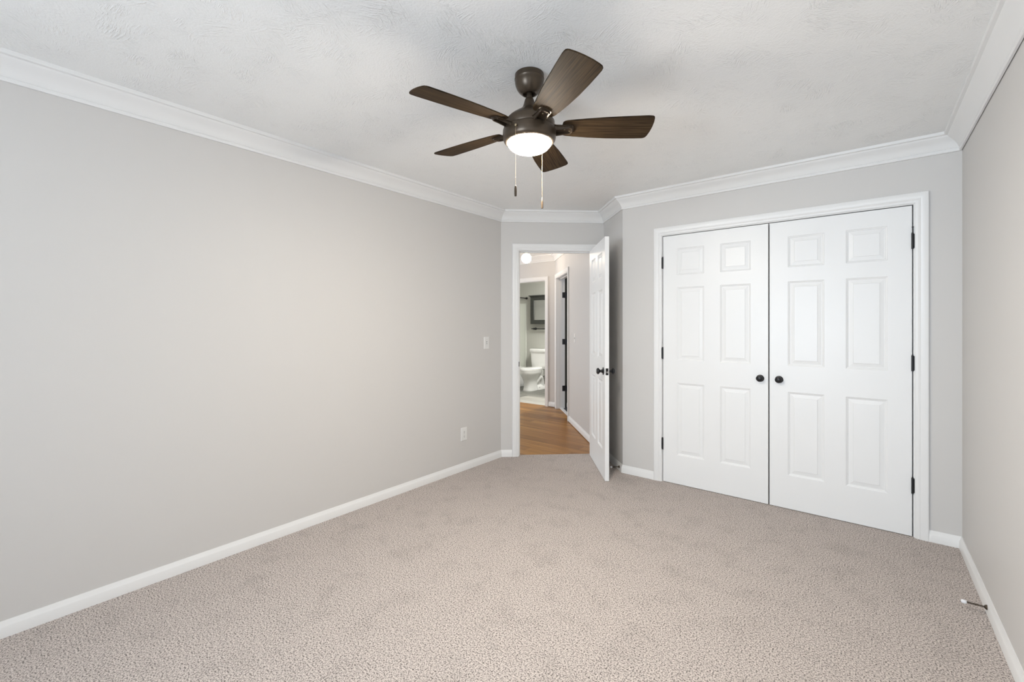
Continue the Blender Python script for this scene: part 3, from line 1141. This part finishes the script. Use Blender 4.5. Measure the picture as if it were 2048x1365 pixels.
loft(bm, [ell(0, -0.15, 0.27, 0.075, 0.10, sq=5), ell(0, -0.15, 0.36, 0.105, 0.125, sq=5), ell(0, -0.15, 0.408, 0.115, 0.13, sq=5)])
obj('bowl', bm, M['porcelain'], toilet, smooth=50)
bm = B()   # trapway and floor flange behind the pedestal
loft(bm, [ell(0, -0.21, 0.0, 0.118, 0.17, sq=3), ell(0, -0.21, 0.05, 0.112, 0.165, sq=3), ell(0, -0.22, 0.085, 0.085, 0.15, sq=3), ell(0, -0.23, 0.10, 0.06, 0.13, sq=3)])
for sx in (-1, 1):
    tube(bm, [(sx * 0.040, -0.40, 0.12), (sx * 0.062, -0.33, 0.20), (sx * 0.066, -0.26, 0.255), (sx * 0.060, -0.19, 0.235), (sx * 0.052, -0.15, 0.15), (sx * 0.045, -0.14, 0.04)], [0.045, 0.05, 0.052, 0.052, 0.052, 0.055], 16)
loft(bm, [ell(0, -0.20, 0.08, 0.055, 0.12, sq=3), ell(0, -0.19, 0.32, 0.065, 0.12, sq=3)])
obj('trapway', bm, M['porcelain'], toilet, smooth=60)
bm = B()
loft(bm, [ell(0, -0.455, 0.412, 0.180, 0.290, sq=2.1), ell(0, -0.455, 0.416, 0.188, 0.298, sq=2.1), ell(0, -0.455, 0.428, 0.188, 0.298, sq=2.1), ell(0, -0.455, 0.432, 0.183, 0.293, sq=2.1)])
obj('seat', bm, M['porcelain'], toilet, smooth=40)
bm = B()
loft(bm, [ell(0, -0.452, 0.434, 0.180, 0.288, sq=2.1), ell(0, -0.452, 0.438, 0.187, 0.295, sq=2.1), ell(0, -0.452, 0.450, 0.185, 0.292, sq=2.1), ell(0, -0.452, 0.458, 0.165, 0.270, sq=2.1), ell(0, -0.452, 0.462, 0.10, 0.18, sq=2.1)])
box(bm, ID, -0.09, 0.09, -0.205, -0.165, 0.414, 0.446, 0.006)
obj('lid', bm, M['porcelain'], toilet, smooth=40)
for sx in (-1, 1):
    bm = B()
    lathe(bm, [(0.0, 0.0), (0.013, 0.0), (0.013, 0.010), (0.009, 0.016), (0.0, 0.018)], 16, Matrix.Translation((sx * 0.105, -0.30, 0.05)))
    obj('bolt_cap', bm, M['plastic'], toilet, smooth=50)

# framed mirror cabinet over the toilet
mc = thing('mirror_cabinet', (-5.318, YB, 1.340), 'dark grey framed mirror cabinet on the bathroom wall over the toilet', 'mirror')
bm = B()
box(bm, ID, -0.262, 0.262, -0.100, 0.0, 0.004, 0.565)
obj('cabinet_box', bm, M['cabinet'], mc)
bm = B()
fo, fi = 0.270, 0.188
y0_, y1_ = -0.122, -0.100
for a, b, c, d_ in ((-fo, -fi, 0.0, 0.575), (fi, fo, 0.0, 0.575), (-fi, fi, 0.0, 0.088), (-fi, fi, 0.505, 0.575)):
    box(bm, ID, a, b, y0_, y1_, c, d_, 0.003)
obj('frame', bm, M['cabinet'], mc)
bm = B()
box(bm, ID, -0.280, 0.280, -0.134, 0.0, 0.575, 0.592, 0.004)
box(bm, ID, -0.302, 0.302, -0.150, 0.0, 0.592, 0.612, 0.004)
obj('cornice', bm, M['cabinet'], mc)
bm = B()
box(bm, ID, -fi, fi, -0.110, -0.102, 0.088, 0.505)
tag(obj('mirror_pane', bm, M['mirror'], mc), 'mirror glass')

# towel bar under it
tb = thing('towel_bar', (-5.318, YB, 1.240), 'black towel bar below the mirror cabinet in the bathroom', 'towel bar')
bm = B()
tube(bm, [(-0.27, -0.065, 0), (0.27, -0.065, 0)], 0.009, 14)
obj('bar', bm, M['black'], tb, smooth=50)
for sx in (-1, 1):
    bm = B()
    lathe(bm, [(0.0, 0.0), (0.026, 0.0), (0.026, 0.008), (0.013, 0.014), (0.011, 0.045), (0.019, 0.052), (0.022, 0.065), (0.019, 0.078), (0.010, 0.084), (0.0, 0.084)], 24, rot_to((0, -1, 0), (sx * 0.215, 0, 0)))
    lathe(bm, [(0.0, 0.0), (0.010, 0.0), (0.012, 0.01), (0.009, 0.018), (0.0, 0.02)], 16, rot_to((sx, 0, 0), (sx * 0.262, -0.065, 0)))
    obj('post', bm, M['black'], tb, smooth=40)

# bathtub, surround and curtain rod
tub = thing('bathtub', (-5.79, 6.14, -0.010), 'white bathtub with tall wall surround behind the toilet', 'bathtub')
bm = B()
x_in, x_out, yn, yf = 0.0, -0.78, 0.005, YB - 6.14 - 0.012
zr = 0.42
box(bm, ID, -0.06, 0.0, yn, yf, 0.0, zr, 0.008)
box(bm, ID, -0.78, -0.72, yn, yf, 0.0, zr, 0.008)
box(bm, ID, -0.72, -0.06, yn, yn + 0.10, 0.0, zr, 0.008)
box(bm, ID, -0.72, -0.06, yf - 0.10, yf, 0.0, zr, 0.008)
box(bm, ID, -0.72, -0.06, yn + 0.10, yf - 0.10, 0.0, 0.08)
obj('basin', bm, M['porcelain'], tub)
bm = B()
box(bm, ID, -0.79, 0.008, yf, yf + 0.010, zr - 0.05, 1.802, 0.004)
box(bm, ID, -0.80, -0.79, yn, yf, zr - 0.05, 1.802, 0.004)
box(bm, ID, -0.012, 0.010, yf - 0.012, yf + 0.010, 0.0, 1.802, 0.004)
obj('surround', bm, M['surround'], tub)
rod = thing('shower_rod', (-5.778, YB, 1.906), 'black shower curtain rod above the bathtub', 'curtain rod')
bm = B()
tube(bm, [(0, -0.004, 0), (0, -(YB - 6.115), 0)], 0.011, 16)
obj('rod', bm, M['black'], rod, smooth=50)
for y, dy in ((0.0, -1), (-(YB - 6.112), 1)):
    bm = B()
    lathe(bm, [(0.0, 0.0), (0.024, 0.0), (0.024, 0.012), (0.016, 0.028), (0.014, 0.05), (0.0, 0.05)], 24, rot_to((0, dy, 0), (0, y, 0)))
    obj('flange', bm, M['black'], rod, smooth=40)
